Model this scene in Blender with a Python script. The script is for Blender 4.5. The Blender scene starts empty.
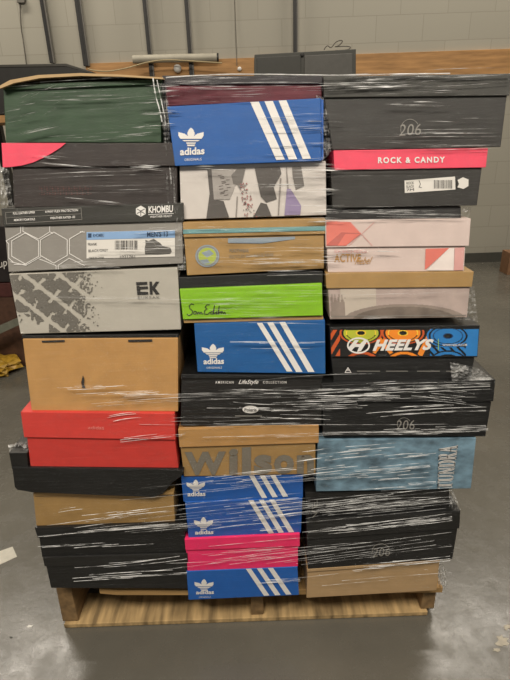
import bpy, bmesh, math, random
from mathutils import Vector, Matrix
from mathutils import noise
from mathutils.geometry import tessellate_polygon
random.seed(7)
SC = bpy.context.scene
COL = SC.collection
# ------------------------------------------------------------------ camera model
F, H, PITCH, ROLL = 500.0, 1.228, math.radians(22), math.radians(2)
cp, sp, cr, sr = math.cos(PITCH), math.sin(PITCH), math.cos(ROLL), math.sin(ROLL)

def ray(px, py):
    u, v = (px-255)/F, (340-py)/F
    a, b = u*cr+v*sr, -u*sr+v*cr
    return Vector((a, cp+b*sp, -sp+b*cp))

def front(z):                       # the wrapped stack leans back towards its top
    t = max(0.0, z-0.62)
    return 0.948+0.25*t**1.25

def S(px, py, e=0.0):               # a point of the stack's front (e: metres behind it)
    d = ray(px, py); Y = 1.0
    for _ in range(40):
        z = H+d.z/d.y*Y
        Y = front(z)+e
    return Vector((d.x/d.y*Y, Y, H+d.z/d.y*Y))

def PY(px, py, Y):                  # a point on the upright plane at distance Y
    d = ray(px, py); k = Y/d.y
    return Vector((d.x*k, Y, H+d.z*k))

def PZ(px, py, z=0.0):              # a point on the level plane at height z
    d = ray(px, py); k = (z-H)/d.z
    return Vector((d.x*k, d.y*k, z))

# ------------------------------------------------------------------ materials
def lin(h):
    if isinstance(h, tuple): return h
    h = h.lstrip('#'); c = [int(h[i:i+2], 16)/255 for i in (0, 2, 4)]
    return tuple(x/12.92 if x <= .04045 else ((x+.055)/1.055)**2.4 for x in c)+(1,)

def setv(n, k, v):
    if k in n.inputs: n.inputs[k].default_value = v

MATS = {}
def mat(name, col, rough=.55, coat=0.0, var=.08, scale=30, stretch=(1, 1, 1), metal=0.0, wrap=False, bump=0.0, spec=.5):
    if name in MATS: return MATS[name]
    m = bpy.data.materials.new(name); m.use_nodes = True
    nt = m.node_tree; b = nt.nodes['Principled BSDF']; L = nt.links
    c = lin(col)
    tc = nt.nodes.new('ShaderNodeTexCoord'); mp = nt.nodes.new('ShaderNodeMapping')
    mp.inputs['Scale'].default_value = stretch; L.new(tc.outputs['Object'], mp.inputs['Vector'])
    no = nt.nodes.new('ShaderNodeTexNoise'); no.inputs['Scale'].default_value = scale; no.inputs['Detail'].default_value = 4
    L.new(mp.outputs['Vector'], no.inputs['Vector'])
    rp = nt.nodes.new('ShaderNodeValToRGB')
    rp.color_ramp.elements[0].position = .3; rp.color_ramp.elements[1].position = .7
    rp.color_ramp.elements[0].color = tuple(x*(1-var) for x in c[:3])+(1,)
    rp.color_ramp.elements[1].color = tuple(min(1, x*(1+var)+var*.01) for x in c[:3])+(1,)
    L.new(no.outputs['Fac'], rp.inputs['Fac']); L.new(rp.outputs['Color'], b.inputs['Base Color'])
    setv(b, 'Roughness', rough); setv(b, 'Metallic', metal); setv(b, 'Specular IOR Level', spec)
    if wrap:                        # stretch film clings to the face: a clear, finely creased gloss over the print
        setv(b, 'Coat Weight', coat or .45); setv(b, 'Coat Roughness', .13); setv(b, 'Coat IOR', 1.45)
        m2 = nt.nodes.new('ShaderNodeMapping'); m2.inputs['Scale'].default_value = (2.2, 2.2, 46); m2.inputs['Rotation'].default_value = (0, math.radians(4), 0)
        L.new(tc.outputs['Object'], m2.inputs['Vector'])
        n2 = nt.nodes.new('ShaderNodeTexNoise'); n2.inputs['Scale'].default_value = 2.2; n2.inputs['Detail'].default_value = 6
        n2.inputs['Roughness'].default_value = .65; n2.inputs['Distortion'].default_value = .4
        L.new(m2.outputs['Vector'], n2.inputs['Vector'])
        bp = nt.nodes.new('ShaderNodeBump'); bp.inputs['Strength'].default_value = .9; bp.inputs['Distance'].default_value = .012
        L.new(n2.outputs['Fac'], bp.inputs['Height']); L.new(bp.outputs['Normal'], b.inputs['Coat Normal'])
    if bump:
        bp2 = nt.nodes.new('ShaderNodeBump'); bp2.inputs['Strength'].default_value = bump; bp2.inputs['Distance'].default_value = .003
        L.new(no.outputs['Fac'], bp2.inputs['Height']); L.new(bp2.outputs['Normal'], b.inputs['Normal'])
    MATS[name] = m
    return m

def W(name, col, var=.06, rough=.6): return mat(name, col, rough, var=var, wrap=True)

KRAFT = W('kraft_card', '#ba8d54', .07); KRAFT2 = W('kraft_card_dull', '#a5834f', .08); BLACK = W('black_card', '#0b0b0a', .25, .5)
BLACK2 = W('charcoal_card', '#131210', .2, .5); GREYBLK = W('grey_black_card', '#2c2a26', .15); BLUE = W('blue_card', '#0d559f', .05); BLUE2 = W('deep_blue_card', '#1558aa', .07)
WHITEP = W('white_print', '#e6e3de', .03); REDC = W('red_card', '#d03b33', .05); PINK = W('hot_pink_card', '#f02a66', .05); CORAL = W('coral_card', '#ec4862', .05)
GREEN = W('bottle_green_card', '#223f22', .12); MAROON = W('maroon_card', '#641a28', .15); PLUM = W('plum_black_card', '#1a1318', .25)
BROWNBLK = W('brown_black_card', '#2a211d', .2); GREYC = W('grey_card', '#8b8780', .05); KHB = W('olive_black_card', '#2b2a24', .12); LGREY = W('pale_grey_card', '#b3aea2', .04)
TYRE = W('tyre_print', '#6a665e', .08); LIME = W('lime_card', '#83bb12', .06); ROSE = W('rose_white_card', '#d3c0b8', .04); ROSE2 = W('rose_print', '#d9a29c', .05)
SALMON = W('salmon_print', '#e0796b', .05); SALMON2 = W('dull_red_print', '#c0665c', .05); TEAL = W('teal_print', '#6d9c9c', .06); TEALG = W('blue_grey_print', '#8a97a2', .05)
YGREEN = W('yellow_green_print', '#a9b64e', .06); TUND = W('ice_blue_card', '#86a8bd', .15); DARKP = W('dark_print', '#25221f', .1); GOLD = W('gold_print', '#b98b4e', .05)
SILV = W('grey_line_print', '#85827b', .03); WASH = W('washed_grey_print', '#8b7f6c', .06); BLUEBAR = W('sky_blue_print', '#86a9d2', .03)
FILMPALE = mat('pale_paper', '#dedad2', .6, var=.03)

# ------------------------------------------------------------------ object helpers
def link(name, me, m=None, parent=None):
    o = bpy.data.objects.new(name, me); COL.objects.link(o)
    if m is not None:
        for x in (m if isinstance(m, (list, tuple)) else [m]): me.materials.append(x)
    if parent is not None:
        o.parent = parent
        o.matrix_parent_inverse = Matrix.Translation(-parent_world(parent))
    return o
def parent_world(p):                # meshes keep their origin at the world's; only a thing's Empty is moved
    return p.location.copy() if p.type == 'EMPTY' else Vector((0, 0, 0))
def tag(o, label=None, cat=None, group=None, kind=None):
    if label: o['label'] = label
    if cat: o['category'] = cat
    if group: o['group'] = group
    if kind: o['kind'] = kind
    return o
def thing(name, label, cat, loc, group=None):
    o = bpy.data.objects.new(name, None); COL.objects.link(o); o.location = loc; o.empty_display_size = .05
    return tag(o, label, cat, group)

def me_from(name, vs, fs, mi=None):
    me = bpy.data.meshes.new(name); me.from_pydata([tuple(v) for v in vs], [], fs); me.update()
    if mi:
        for p, i in zip(me.polygons, mi): p.material_index = i
    return me

def prism(name, pts, depth, m, parent=None, bevel=.0015, dirv=Vector((0, 1, 0))):
    """front polygon (world points, any winding) pushed back by depth."""
    bm = bmesh.new()
    A = [bm.verts.new(p) for p in pts]; B = [bm.verts.new(Vector(p)+dirv*depth) for p in pts]
    n = len(pts)
    bm.faces.new(A); bm.faces.new(B[::-1])
    for i in range(n): bm.faces.new((A[i], B[i], B[(i+1) % n], A[(i+1) % n]))
    bmesh.ops.recalc_face_normals(bm, faces=bm.faces[:])
    if bevel:
        bmesh.ops.bevel(bm, geom=bm.edges[:], offset=bevel, segments=2, affect='EDGES', profile=.6)
    me = bpy.data.meshes.new(name); bm.to_mesh(me); bm.free()
    return link(name, me, m, parent)

def cuboid(name, x0, x1, y0, y1, z0, z1, m, parent=None, bevel=.002):
    return prism(name, [(x0, y0, z0), (x1, y0, z0), (x1, y0, z1), (x0, y0, z1)], y1-y0, m, parent, bevel)

def bil(q, u, v):                    # q = TL,TR,BR,BL in pixels; u right, v down
    tl, tr, br, bl = q
    x = (tl[0]*(1-u)+tr[0]*u)*(1-v)+(bl[0]*(1-u)+br[0]*u)*v
    y = (tl[1]*(1-u)+tr[1]*u)*(1-v)+(bl[1]*(1-u)+br[1]*u)*v
    return x, y

def crumple(q, nu=10, amp=.35):
    """outline of the quad with faintly uneven long edges, as on used cartons"""
    return [bil(q, 0, 0), bil(q, 1, 0), bil(q, 1, 1), bil(q, 0, 1)]

def face_pts(q, e): return [S(x, y, e) for x, y in q]

def decal(name, polys, e, m, parent):
    """print: flat polygons given in the face's picture coordinates"""
    vs, fs, mi = [], [], []
    ms = m if isinstance(m, (list, tuple)) else [m]
    for k, poly in enumerate(polys):
        idx = 0
        if isinstance(poly, tuple) and isinstance(poly[0], int): idx, poly = poly
        P = [S(x, y, e-.0012-.00005*idx) for x, y in poly]; b = len(vs); vs += P
        for t in tessellate_polygon([[Vector((p.x, p.z, 0)) for p in P]]):
            fs.append([b+i for i in t]); mi.append(idx)
    me = me_from(name, vs, fs, mi)
    bm = bmesh.new(); bm.from_mesh(me)
    for f in bm.faces:
        f.normal_update()
        if f.normal.y > 0: f.normal_flip()
    bm.to_mesh(me); bm.free()
    return link(name, me, list(ms), parent)

def raster(name, q, e, func, ms, parent, nx=200, ny=80):
    """a printed picture: cells of the face coloured by func(px, py) -> index or None"""
    vs, fs, mi = [], [], []
    def put(u0, u1, v0, v1, i):
        b = len(vs)
        for u, v in ((u0, v0), (u0, v1), (u1, v1), (u1, v0)):
            x, y = bil(q, u, v); vs.append(S(x, y, e-.0010))
        fs.append((b, b+1, b+2, b+3)); mi.append(i)
    for j in range(ny):
        v0, v1 = j/ny, (j+1)/ny; run = None; st = 0
        for i in range(nx+1):
            c = None
            if i < nx:
                x, y = bil(q, (i+.5)/nx, (j+.5)/ny); c = func(x, y)
            if c != run or i == nx:
                if run is not None: put(st/nx, i/nx, v0, v1, run)
                run, st = c, i
    return link(name, me_from(name, vs, fs, mi), list(ms), parent)

def text(name, s, quad, e, m, parent, bold=.0, shear=0, spacing=1.0):
    """lettering fitted into quad = TL,TR,BR,BL (pixels on the face)"""
    cu = bpy.data.curves.new(name, 'FONT'); cu.body = s; cu.offset = bold; cu.shear = shear; cu.space_character = spacing
    cu.fill_mode = 'FRONT' if hasattr(cu, 'fill_mode') else cu.fill_mode
    cu.resolution_u = 3
    o = bpy.data.objects.new(name+'_tmp', cu); COL.objects.link(o)
    bpy.context.view_layer.update()
    me = bpy.data.meshes.new_from_object(o.evaluated_get(bpy.context.evaluated_depsgraph_get()))
    bpy.data.objects.remove(o); bpy.data.curves.remove(cu)
    xs = [v.co.x for v in me.vertices]; ys = [v.co.y for v in me.vertices]
    x0, x1, y0, y1 = min(xs), max(xs), min(ys), max(ys)
    for v in me.vertices:
        x, y = bil(quad, (v.co.x-x0)/(x1-x0), 1-(v.co.y-y0)/(y1-y0)); v.co = S(x, y, e-.0013)
    me.materials.clear(); me.name = name
    return link(name, me, m, parent)

def rect(x0, y0, x1, y1, skew=0): return [(x0, y0), (x1, y0+skew), (x1, y1+skew), (x0, y1)]
def Z(ox, oy, s, pts): return [(ox+x/s, oy+y/s) for x, y in pts]
def ell(cx, cy, rx, ry, n=24, a0=0, a1=2*math.pi): return [(cx+rx*math.cos(a0+(a1-a0)*i/n), cy+ry*math.sin(a0+(a1-a0)*i/n)) for i in range(n if a1-a0 > 6.2 else n+1)]
def ringpolys(cx, cy, rx, ry, w, n=28, a0=0, a1=2*math.pi):
    P = []
    for i in range(n):
        t, s = a0+(a1-a0)*i/n, a0+(a1-a0)*(i+1)/n
        P.append([(cx+rx*math.cos(t), cy+ry*math.sin(t)), (cx+rx*math.cos(s), cy+ry*math.sin(s)), (cx+(rx-w)*math.cos(s), cy+(ry-w)*math.sin(s)), (cx+(rx-w)*math.cos(t), cy+(ry-w)*math.sin(t))])
    return P
def stroke(pts, w):
    P = []
    for (x0, y0), (x1, y1) in zip(pts, pts[1:]):
        l = math.hypot(x1-x0, y1-y0) or 1; nx, ny = -(y1-y0)/l*w/2, (x1-x0)/l*w/2
        ex, ey = (x1-x0)/l*w*.3, (y1-y0)/l*w*.3
        P.append([(x0+nx-ex, y0+ny-ey), (x1+nx+ex, y1+ny+ey), (x1-nx+ex, y1-ny+ey), (x0-nx-ex, y0-ny-ey)])
    return P

DEPTH = .34
def shoebox(name, label, body, m, lid=None, lidm=None, e=0.0, depth=DEPTH, cat='shoe box', group=None, bodyname='body', lidname='lid'):
    """carton with a fitted lid. body / lid: TL,TR,BR,BL of the front face in pixels"""
    base = S((body[2][0]+body[3][0])/2, (body[2][1]+body[3][1])/2, e)
    base.y += depth/2
    t = thing(name, label, cat, base, group)
    b = prism(bodyname, face_pts(body, e), depth, m, t)
    l = None
    if lid: l = prism(lidname, face_pts(lid, e-.004), depth+.008, lidm or m, t)
    return t, b, l

def trefoil(x, y, w, h, e, m, parent):
    """three leaves over a set of level bars, (x, y) its top left"""
    right = [(1.0, .25), (1.0, .45), (.92, .62), (.76, .76), (.5, .86), (.52, .68), (.60, .48), (.76, .33)]
    shapes = [[(.5, 0), (.59, .12), (.65, .30), (.62, .50), (.5, .78), (.38, .5), (.35, .30), (.41, .12)], right, [(1-a, b_) for a, b_ in right],
              [(.16, .66), (.84, .66), (.70, .80), (.64, 1), (.36, 1), (.30, .80)]]
    def inside(px, py, poly):
        r = False; j = len(poly)-1
        for i in range(len(poly)):
            xi, yi = poly[i]; xj, yj = poly[j]
            if (yi > py) != (yj > py) and px < (xj-xi)*(py-yi)/(yj-yi)+xi: r = not r
            j = i
        return r
    def f(px, py):
        a, b_ = (px-x)/w, (py-y)/h
        if .62 < b_ < .67 or .75 < b_ < .80 or .88 < b_ < .93: return None
        return 0 if any(inside(a, b_, p) for p in shapes) else None
    return raster('printed_logo', rect(x-1, y-1, x+w+1, y+h+1), e, f, [m], parent, 60, 50)

# ================================================================== LEFT COLUMN
# green boot box
t, b, l = shoebox('boot_box', 'dark green boot box at the top left of the wrapped stack', [(3, 86), (161, 80), (161, 142.5), (6, 142.5)], GREEN, e=.004,
    lid=None)
# its lid is the same green, closed by a tuck flap: a shallow raised flap edge
prism('tuck_flap', face_pts([(2, 85), (162, 79), (162, 84), (3, 90)], -.001), DEPTH, GREEN, t)
# black box with pink corner
t, b, l = shoebox('shoe_box', 'brown-black shoe box with a pink curved corner, under the green boot box', [(12, 167), (177, 166), (177, 205), (14, 207.5)], BROWNBLK,
    lid=[(2, 143), (179, 143), (179, 166), (3, 167.5)])
decal('pink_corner', [[(1.5, 143), (66, 143), (60, 148), (52, 153), (43, 158), (33, 162.5), (22, 165.5), (10, 167), (2.8, 167.4)]], -.005, CORAL, l)
def faint(px, py):
    if 39 < px < 92 and 186 < py < 195.5:
        return 0 if (math.sin(px*2.3)+math.sin(px*1.1+py*2.9)) > .4 and int(py*1.1) % 2 else None
raster('printed_text', rect(39, 186, 92, 195.5), 0, faint, [W('maroon_print', '#5d3833')], b, 120, 14)
# hexagon boot box
t, b, l = shoebox('boot_box', 'grey boot box with white hexagon outlines, shoe label and black lid', [(4.5, 226.5), (182, 221), (183, 263.5), (8.5, 272)], GREYC,
    lid=[(1, 208.5), (183, 203), (184, 221), (3.5, 226.5)], lidm=KHB)
K = lambda pts: Z(0, 200, 5.67, pts)
hexes = []
def hx(cx, cy, r, inner=.93, n0=0, n1=6):
    P = [(cx+r*math.sin(math.radians(60*i)), cy-r*math.cos(math.radians(60*i))) for i in range(7)]
    return stroke(K(P[n0:n1+1]), .75)
for (cx, cy, r) in ((143, 275, 88), (305, 270, 88), (467, 262, 84)):
    hexes += hx(cx, cy, r) if cx < 400 else hx(cx, cy, r, n0=3, n1=6)
hexes += stroke(K([(480, 182), (455, 180)]), .75)
for pl in ([(117, 150), (117, 185), (35, 232), (50, 250), (50, 330), (75, 352)], [(130, 150), (130, 178), (218, 222), (282, 180), (282, 150)], [(282, 180), (300, 190)],
           [(232, 322), (155, 365), (80, 365)], [(225, 335), (318, 372), (318, 392)], [(330, 392), (330, 370), (392, 330), (480, 372)], [(60, 350), (150, 372)]):
    hexes += stroke(K(pl), .7)
decal('printed_hexagons', hexes, 0, WHITEP, b)
decal('printed_frame', stroke([(5.5, 212.5), (81, 208), (82, 219.5), (6.5, 224), (5.5, 212.5)], .5)+stroke([(6, 218), (81.5, 213.8)], .4), -.004, SILV, l)
text('printed_text', 'FULL LEATHER UPPER', [(13, 212.3), (35, 211), (35, 213.4), (13, 214.7)], -.004, WHITEP, l, .02)
text('printed_text', '4-WAY FLEX PROTECTION', [(45, 210.6), (78, 208.9), (78, 211.3), (45, 213)], -.004, WHITEP, l, .02)
text('printed_text', 'MEMORY FOAM SOLE', [(14, 219), (35, 217.9), (35, 220.2), (14, 221.3)], -.004, WHITEP, l, .02)
text('printed_text', 'WEATHER RATED -20', [(50, 217), (75, 215.7), (75, 218), (50, 219.3)], -.004, WHITEP, l, .02)
text('printed_name', 'KHOMBU', [(148.5, 206.2), (173, 205), (173, 212.2), (148.5, 213.2)], -.004, WHITEP, l, .03)
decal('printed_rule', stroke([(148.5, 214.6), (173.5, 213.4)], .5), -.004, WHITEP, l)
text('printed_text', 'WEATHER READY', [(150, 215.8), (172, 214.8), (172, 216.9), (150, 217.9)], -.004, WHITEP, l, .01)
decal('printed_logo', [[(140.8+5.6*math.sin(math.radians(60*i)), 211.2-5.6*math.cos(math.radians(60*i))) for i in range(6)]], -.004, WHITEP, l)
decal('printed_logo', stroke([(137, 209), (140.8, 211), (144.6, 209)], .7)+stroke([(140.8, 211), (140.8, 216)], .7)+stroke([(137, 213.5), (140.8, 211.5), (144.6, 213.5)], .7), -.0045, KHB, l)
lb = decal('size_label', [rect(86.5, 232, 175, 258.5, -2)], 0, FILMPALE, b)
decal('label_band', [rect(86.5, 232.2, 175, 239.8, -2.2)], -.0005, BLUEBAR, lb)
text('label_text', "MEN'S 13", [(147, 231.6), (168, 231), (168, 236.5), (147, 237.2)], -.0008, W('navy_print', '#27405f'), lb, .015)
text('label_text', 'KHOMBU', [(93, 233.8), (104, 233.5), (104, 237), (93, 237.2)], -.0008, W('navy_print', '#27405f'), lb, .015)
decal('label_mark', [rect(88, 233.4, 91.5, 237.6)], -.0008, W('navy_print', '#27405f'), lb)
text('label_text', 'FRANK', [(88, 243), (97, 242.7), (97, 245.4), (88, 245.7)], -.0005, DARKP, lb)
text('label_text', 'BLACK/GREY', [(88.5, 249.5), (108, 248.9), (108, 251.6), (88.5, 252.2)], -.0005, DARKP, lb)
text('label_text', 'MADE IN CHINA', [(89, 257), (104, 256.5), (104, 258.2), (89, 258.7)], -.0005, DARKP, lb)
text('label_text', '1021761', [(120, 255.6), (135, 255.2), (135, 257.8), (120, 258.2)], -.0005, DARKP, lb)
random.seed(3); bars = []; x = 115.0
while x < 137: w = random.choice((.4, .7, 1)); bars.append(rect(x, 240.5, x+w, 249.5)); x += w+random.choice((.5, .8, 1))
decal('barcode', bars, -.0005, DARKP, lb)
A_ = lambda pts: Z(80, 200, 4.64, pts)
decal('label_picture', [A_([(303, 185), (318, 190), (342, 180), (372, 200), (385, 214), (420, 222), (426, 240), (418, 250), (360, 254), (302, 252), (300, 225), (304, 205)])], -.0005, W('boot_print', '#5b5854'), lb)
decal('label_picture', stroke(A_([(305, 215), (345, 215), (370, 225), (415, 232)]), .6)+stroke(A_([(302, 243), (360, 246), (420, 243)]), .7)+stroke(A_([(318, 193), (345, 200), (352, 215)]), .6), -.0009, SILV, lb)
# tyre-track box
t, b, l = shoebox('shoe_box', 'pale grey shoe box printed with dark tyre tracks, letters at its right', [(9, 274), (177.5, 267.5), (181, 329.5), (20.5, 334)], LGREY, e=.002)
def tyre(px, py):
    x, y = px-9, py-272
    nz = noise.noise(Vector((x*.22, y*.22, 1))); n2 = noise.noise(Vector((x*.55, y*.55, 7))); n3 = noise.noise(Vector((x*.09, y*.09, 3)))
    u = (x*.60-y*.80)*1.0+60+nz*1.2; w = x*.80+y*.60+n2*1.2
    if x > 88+10*nz: return None
    if x > 64 and n2 > .42-(x-64)*.035+nz*.3: return None
    k = u % 21.5; row = int(u//21.5)
    if k < 4.4: return None
    lug = (w+9*row) % 19
    if lug < 3.6+nz*2 and k < 12+nz*4: return None
    if 9.5 < lug < 12.5+nz*3 and k > 16+nz*3: return None
    if n2 > .40 and nz > .05: return None
    if y > 40 and x < 40 and (y-46) > 11*nz+8*n3+x*.06-(x < 22)*6: return None
    return 0
raster('printed_tyre_tracks', [(9.6, 275), (110, 270.8), (110, 330.5), (20.5, 333)], .002, tyre, [TYRE], b, 260, 150)
Kq = lambda pts: Z(80, 260, 4.64, pts)
decal('printed_letters', [Kq([(259, 103), (312, 101), (312, 114), (262, 117)]), Kq([(262, 124), (314, 122), (316, 134), (280, 136), (280, 142), (264, 143)]), Kq([(264, 147), (316, 148), (316, 160), (266, 162)]),
    Kq([(262, 120), (276, 120), (280, 158), (266, 160)]),
    Kq([(322, 100), (334, 100), (337, 160), (324, 160)]), Kq([(334, 124), (352, 100), (368, 100), (348, 130), (370, 158), (352, 160), (334, 136)])], .002, DARKP, b)
text('printed_name', 'EUKSAK', Kq([(268, 168), (370, 168), (371, 179), (269, 181)]), .002, TYRE, b, .012, spacing=1.2)
# brown box with hand slots
t, b, l = shoebox('shoe_box', 'tall brown cardboard box with two dark hand slots, above the red box', [(22.5, 339), (178, 338), (178, 411.5), (31.5, 410.5)], KRAFT, e=.0)
decal('hand_slot', [[(41.5, 340.8), (64.5, 339.9), (64.8, 341.8), (42, 342.5)]], -.0005, DARKP, b)
decal('hand_slot', [[(128, 339.8), (152, 339.3), (152.4, 341.6), (128.4, 342)]], -.0005, DARKP, b)
decal('printed_mark', [[(83, 375), (84.3, 380), (84, 385), (85.5, 388), (82, 388), (82, 383), (81.5, 386), (81.2, 382)]], -.0002, DARKP, b)
prism('gap_shade', face_pts([(21.5, 335.5), (178.5, 334), (178.5, 338.5), (22.3, 339.5)], .003), DEPTH, BLACK2, t)  # black strip standing in for the shadow under the tyre-track box
# red box
t, b, l = shoebox('shoe_box', 'red shoe box with fitted lid, below the brown box with hand slots', [(27, 437.5), (175, 440), (178.5, 468), (30.5, 466.5)], REDC,
    lid=[(20.5, 412), (174.5, 413.5), (175.5, 440), (24, 437.5)], e=-.004)
text('printed_name', 'adidas', [(88, 425.8), (104, 426.2), (104, 429.6), (88, 429.2)], -.008, W('pale_red_print', '#e08a80'), l, .0)
# black slanting lid box
t = thing('shoe_box', 'glossy black box jutting out left below the red box, rounded lower corners', 'shoe box', S(95, 492)+Vector((0, .18, 0)))
prism('body', face_pts([(12, 467.5), (184, 469.5), (182, 476), (172, 483), (163, 494), (154, 497.3), (100, 495.5), (32, 492.5), (17, 490), (14.5, 487)], -.01), DEPTH+.02, BLACK, t, .002)
prism('lid', face_pts([(9, 453), (27, 453), (28, 467), (184, 469), (184, 471), (12, 469.5)], -.006), DEPTH, BLACK2, t, .001)
# brown box
t, b, l = shoebox('shoe_box', 'plain brown box pressed between black boxes in the left column', [(33, 493), (173.5, 496), (175, 522), (36.5, 527.5)], KRAFT2, e=.004, lid=[(33.5, 492.8), (173.6, 493), (173.6, 495), (33.8, 496)], lidm=KRAFT2)
# two black boxes
t, b, l = shoebox('shoe_box', 'black shoe box under the plain brown box, second from the left column\'s bottom', [(39, 537), (185, 531), (186, 553), (42, 557)], BLACK, lid=[(34.5, 528), (186, 523), (187, 531.5), (37.5, 538)], lidm=BLACK)
t, b, l = shoebox('shoe_box', 'black shoe box lowest in the left column, resting on the pallet', [(46, 566), (187, 562), (188, 588.5), (51, 588)], BLACK, lid=[(42.5, 557.5), (187.5, 553.5), (188, 562.5), (44.5, 566.5)], lidm=BLACK2)

# ================================================================== MIDDLE COLUMN
t, b, l = shoebox('shoe_box', 'maroon shoe box above the topmost blue striped box', [(165, 84), (321.5, 84), (322, 99), (167, 106)], MAROON, lid=[(162, 75.5), (322.8, 76), (322.8, 84), (163, 84.5)], lidm=PLUM, e=.012)

def adidas(label, q, tre, txt, small, stripes, m, e=0., lid=None):
    t, b, l = shoebox('shoe_box', label, q, m, e=e, lid=lid, group='blue boxes with three white stripes')
    h = b
    trefoil(*tre, e, WHITEP, h)
    if txt: text('printed_name', 'adidas', txt, e, WHITEP, h, .03)
    if small: text('printed_text', 'ORIGINALS', small, e, WHITEP, h, .0, spacing=1.1)
    decal('printed_stripes', stripes, e, WHITEP, h)
    return t, b
A1 = adidas('bright blue box with three white stripes, topmost of the blue boxes', [(167, 106.5), (320.8, 98), (321.5, 161), (175, 166)], (178.5, 127.5, 25, 18.5), [(180, 148), (204.5, 146.8), (204.5, 154.3), (180, 155.5)],
    [(184.5, 158.6), (201.5, 157.8), (201.5, 160.3), (184.5, 161)],
    [[(250.2, 102), (258.8, 101.6), (284.8, 159.5), (276.3, 160)], [(264.5, 101.3), (272.8, 100.9), (297.2, 159.2), (288.8, 159.5)], [(278.6, 100.6), (286.4, 100.2), (311, 158.6), (302.8, 159)]], BLUE, e=-.006)
prism('side_edge', face_pts([(320.9, 99), (323.5, 100), (323.5, 159), (321.6, 160.5)], -.002), .3, BLUE2, A1[0], .0005)
# white picture box
t, b, l = shoebox('shoe_box', 'whitish shoe box printed with grey photos of shoes, under the topmost blue box', [(179.5, 166), (325.8, 161), (326.5, 215), (181, 219.5)], W('photo_box', '#cdc6bf', .04), e=.006)
B5 = lambda pts: Z(175, 160, 3.29, pts)
decal('printed_photo', [(0, B5([(106, 30), (122, 30), (130, 130), (160, 135), (178, 188), (103, 193), (114, 110)])), (1, B5([(120, 30), (192, 28), (200, 80), (180, 130), (128, 130)])),
    (2, B5([(205, 28), (232, 26), (215, 100), (204, 80), (192, 80), (185, 50)])), (0, B5([(262, 26), (345, 22), (350, 45), (325, 90), (335, 128), (300, 140), (282, 120)])),
    (0, B5([(282, 140), (302, 145), (318, 184), (258, 187)])), (2, B5([(385, 22), (415, 20), (425, 85), (397, 97), (388, 60)])), (3, B5([(368, 95), (380, 95), (415, 150), (412, 180), (360, 182)])),
    (4, B5([(345, 60), (350, 60), (342, 182), (338, 182)])), (4, B5([(365, 22), (368, 22), (374, 95), (369, 95)])), (4, B5([(203, 120), (207, 120), (203, 188), (199, 188)]))],
    .006, [W('ph_dark', '#55504c'), W('ph_mid', '#a19b95'), W('ph_grey', '#6f6a65'), W('ph_purple', '#9384a6'), W('ph_line', '#8c857f')], b)
random.seed(11)
dots = []
for i in range(75):
    y = random.uniform(75, 188); x = 222+(y-75)*.12+random.uniform(-8, 34*(y/188)); dots.append((random.choice((0, 1)), B5(ell(x, y, random.uniform(1.5, 3), random.uniform(1.5, 3), 5))))
for i in range(14):
    x = 140+random.uniform(0, 40); y = 50+i*5; dots.append((0, B5([(x, y), (x+14, y-2), (x+14, y), (x, y+2)])))
decal('printed_pattern', dots, .0052, [W('dot_grey', '#6e6560'), W('dot_red', '#a2605e')], b)
# brown and teal box
t, b, l = shoebox('shoe_box', 'brown box with thin teal stripe and round green emblem, middle column', [(184, 237), (324, 233.5), (324, 268.5), (187, 275.5)], KRAFT2, lid=[(182.5, 222.5), (325.5, 218.5), (325.5, 234), (183.5, 237.5)], e=.002)
decal('printed_stripe', [[(183, 229.5), (325.3, 226), (325.3, 230.5), (183, 233.8)]], -.002, TEAL, l)
B6 = lambda pts: Z(170, 220, 3.19, pts)
decal('printed_emblem', [(0, ell(207.3, 256, 12, 11.2)), (1, ell(207.3, 256, 9, 8.4))]+[(2, p) for p in ringpolys(207.3, 256, 10.6, 10, 1.0)]+[(3, B6([(100, 105), (125, 95), (140, 108), (118, 120)])), (3, B6([(95, 128), (120, 125), (128, 138), (105, 140)]))], .002, [TEALG, YGREEN, SILV, TEALG], b)
text('printed_text', 'FOOTWEAR', B6([(190, 92), (252, 92), (252, 103), (190, 103)]), .002, WASH, b, .02)
text('printed_text', 'RECYCLED BOX PLEASE REUSE', B6([(190, 112), (330, 106), (330, 116), (190, 122)]), .002, WASH, b, .0)
decal('printed_smear', [[(228, 238.5), (295, 236.5), (295, 239), (262, 243.5), (228, 243)]], .002, TEALG, b)
# lime box
t, b, l = shoebox('shoe_box', 'lime green shoe box with black handwritten signature and black lid', [(179.5, 289.5), (322, 283.5), (323, 315.5), (183, 319.5)], LIME, e=-.001)
prism('lid', face_pts([(176.5, 277.5), (323, 271), (323, 283.5), (178.5, 289.5)], .006), DEPTH-.01, BLACK, t)
SG = []
for pl in ([(76, 270), (68, 267), (61, 274), (63, 282), (72, 290), (70, 300), (60, 305), (54, 300)], [(84, 292), (77, 291), (75, 298), (80, 301), (86, 294), (87, 301), (92, 293), (95, 300), (99, 293), (102, 300), (106, 298)],
           [(126, 270), (117, 271), (112, 278), (118, 283), (110, 290), (110, 300), (120, 301), (128, 294)], [(137, 292), (131, 292), (130, 299), (136, 300), (142, 272), (139, 300), (145, 296)], [(145, 296), (150, 291), (147, 300), (153, 298), (157, 274), (155, 300), (160, 292), (163, 299), (167, 292), (171, 299), (174, 293), (178, 300)], [(160, 294), (166, 291)]):
    SG += stroke(B6(pl), .75)
decal('printed_signature', SG, -.001, DARKP, b)
prism('base_edge', face_pts([(183.5, 319.8), (323, 315.8), (323.5, 319.5), (184, 323)], .004), DEPTH-.01, KRAFT2, t, .0005)
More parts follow.
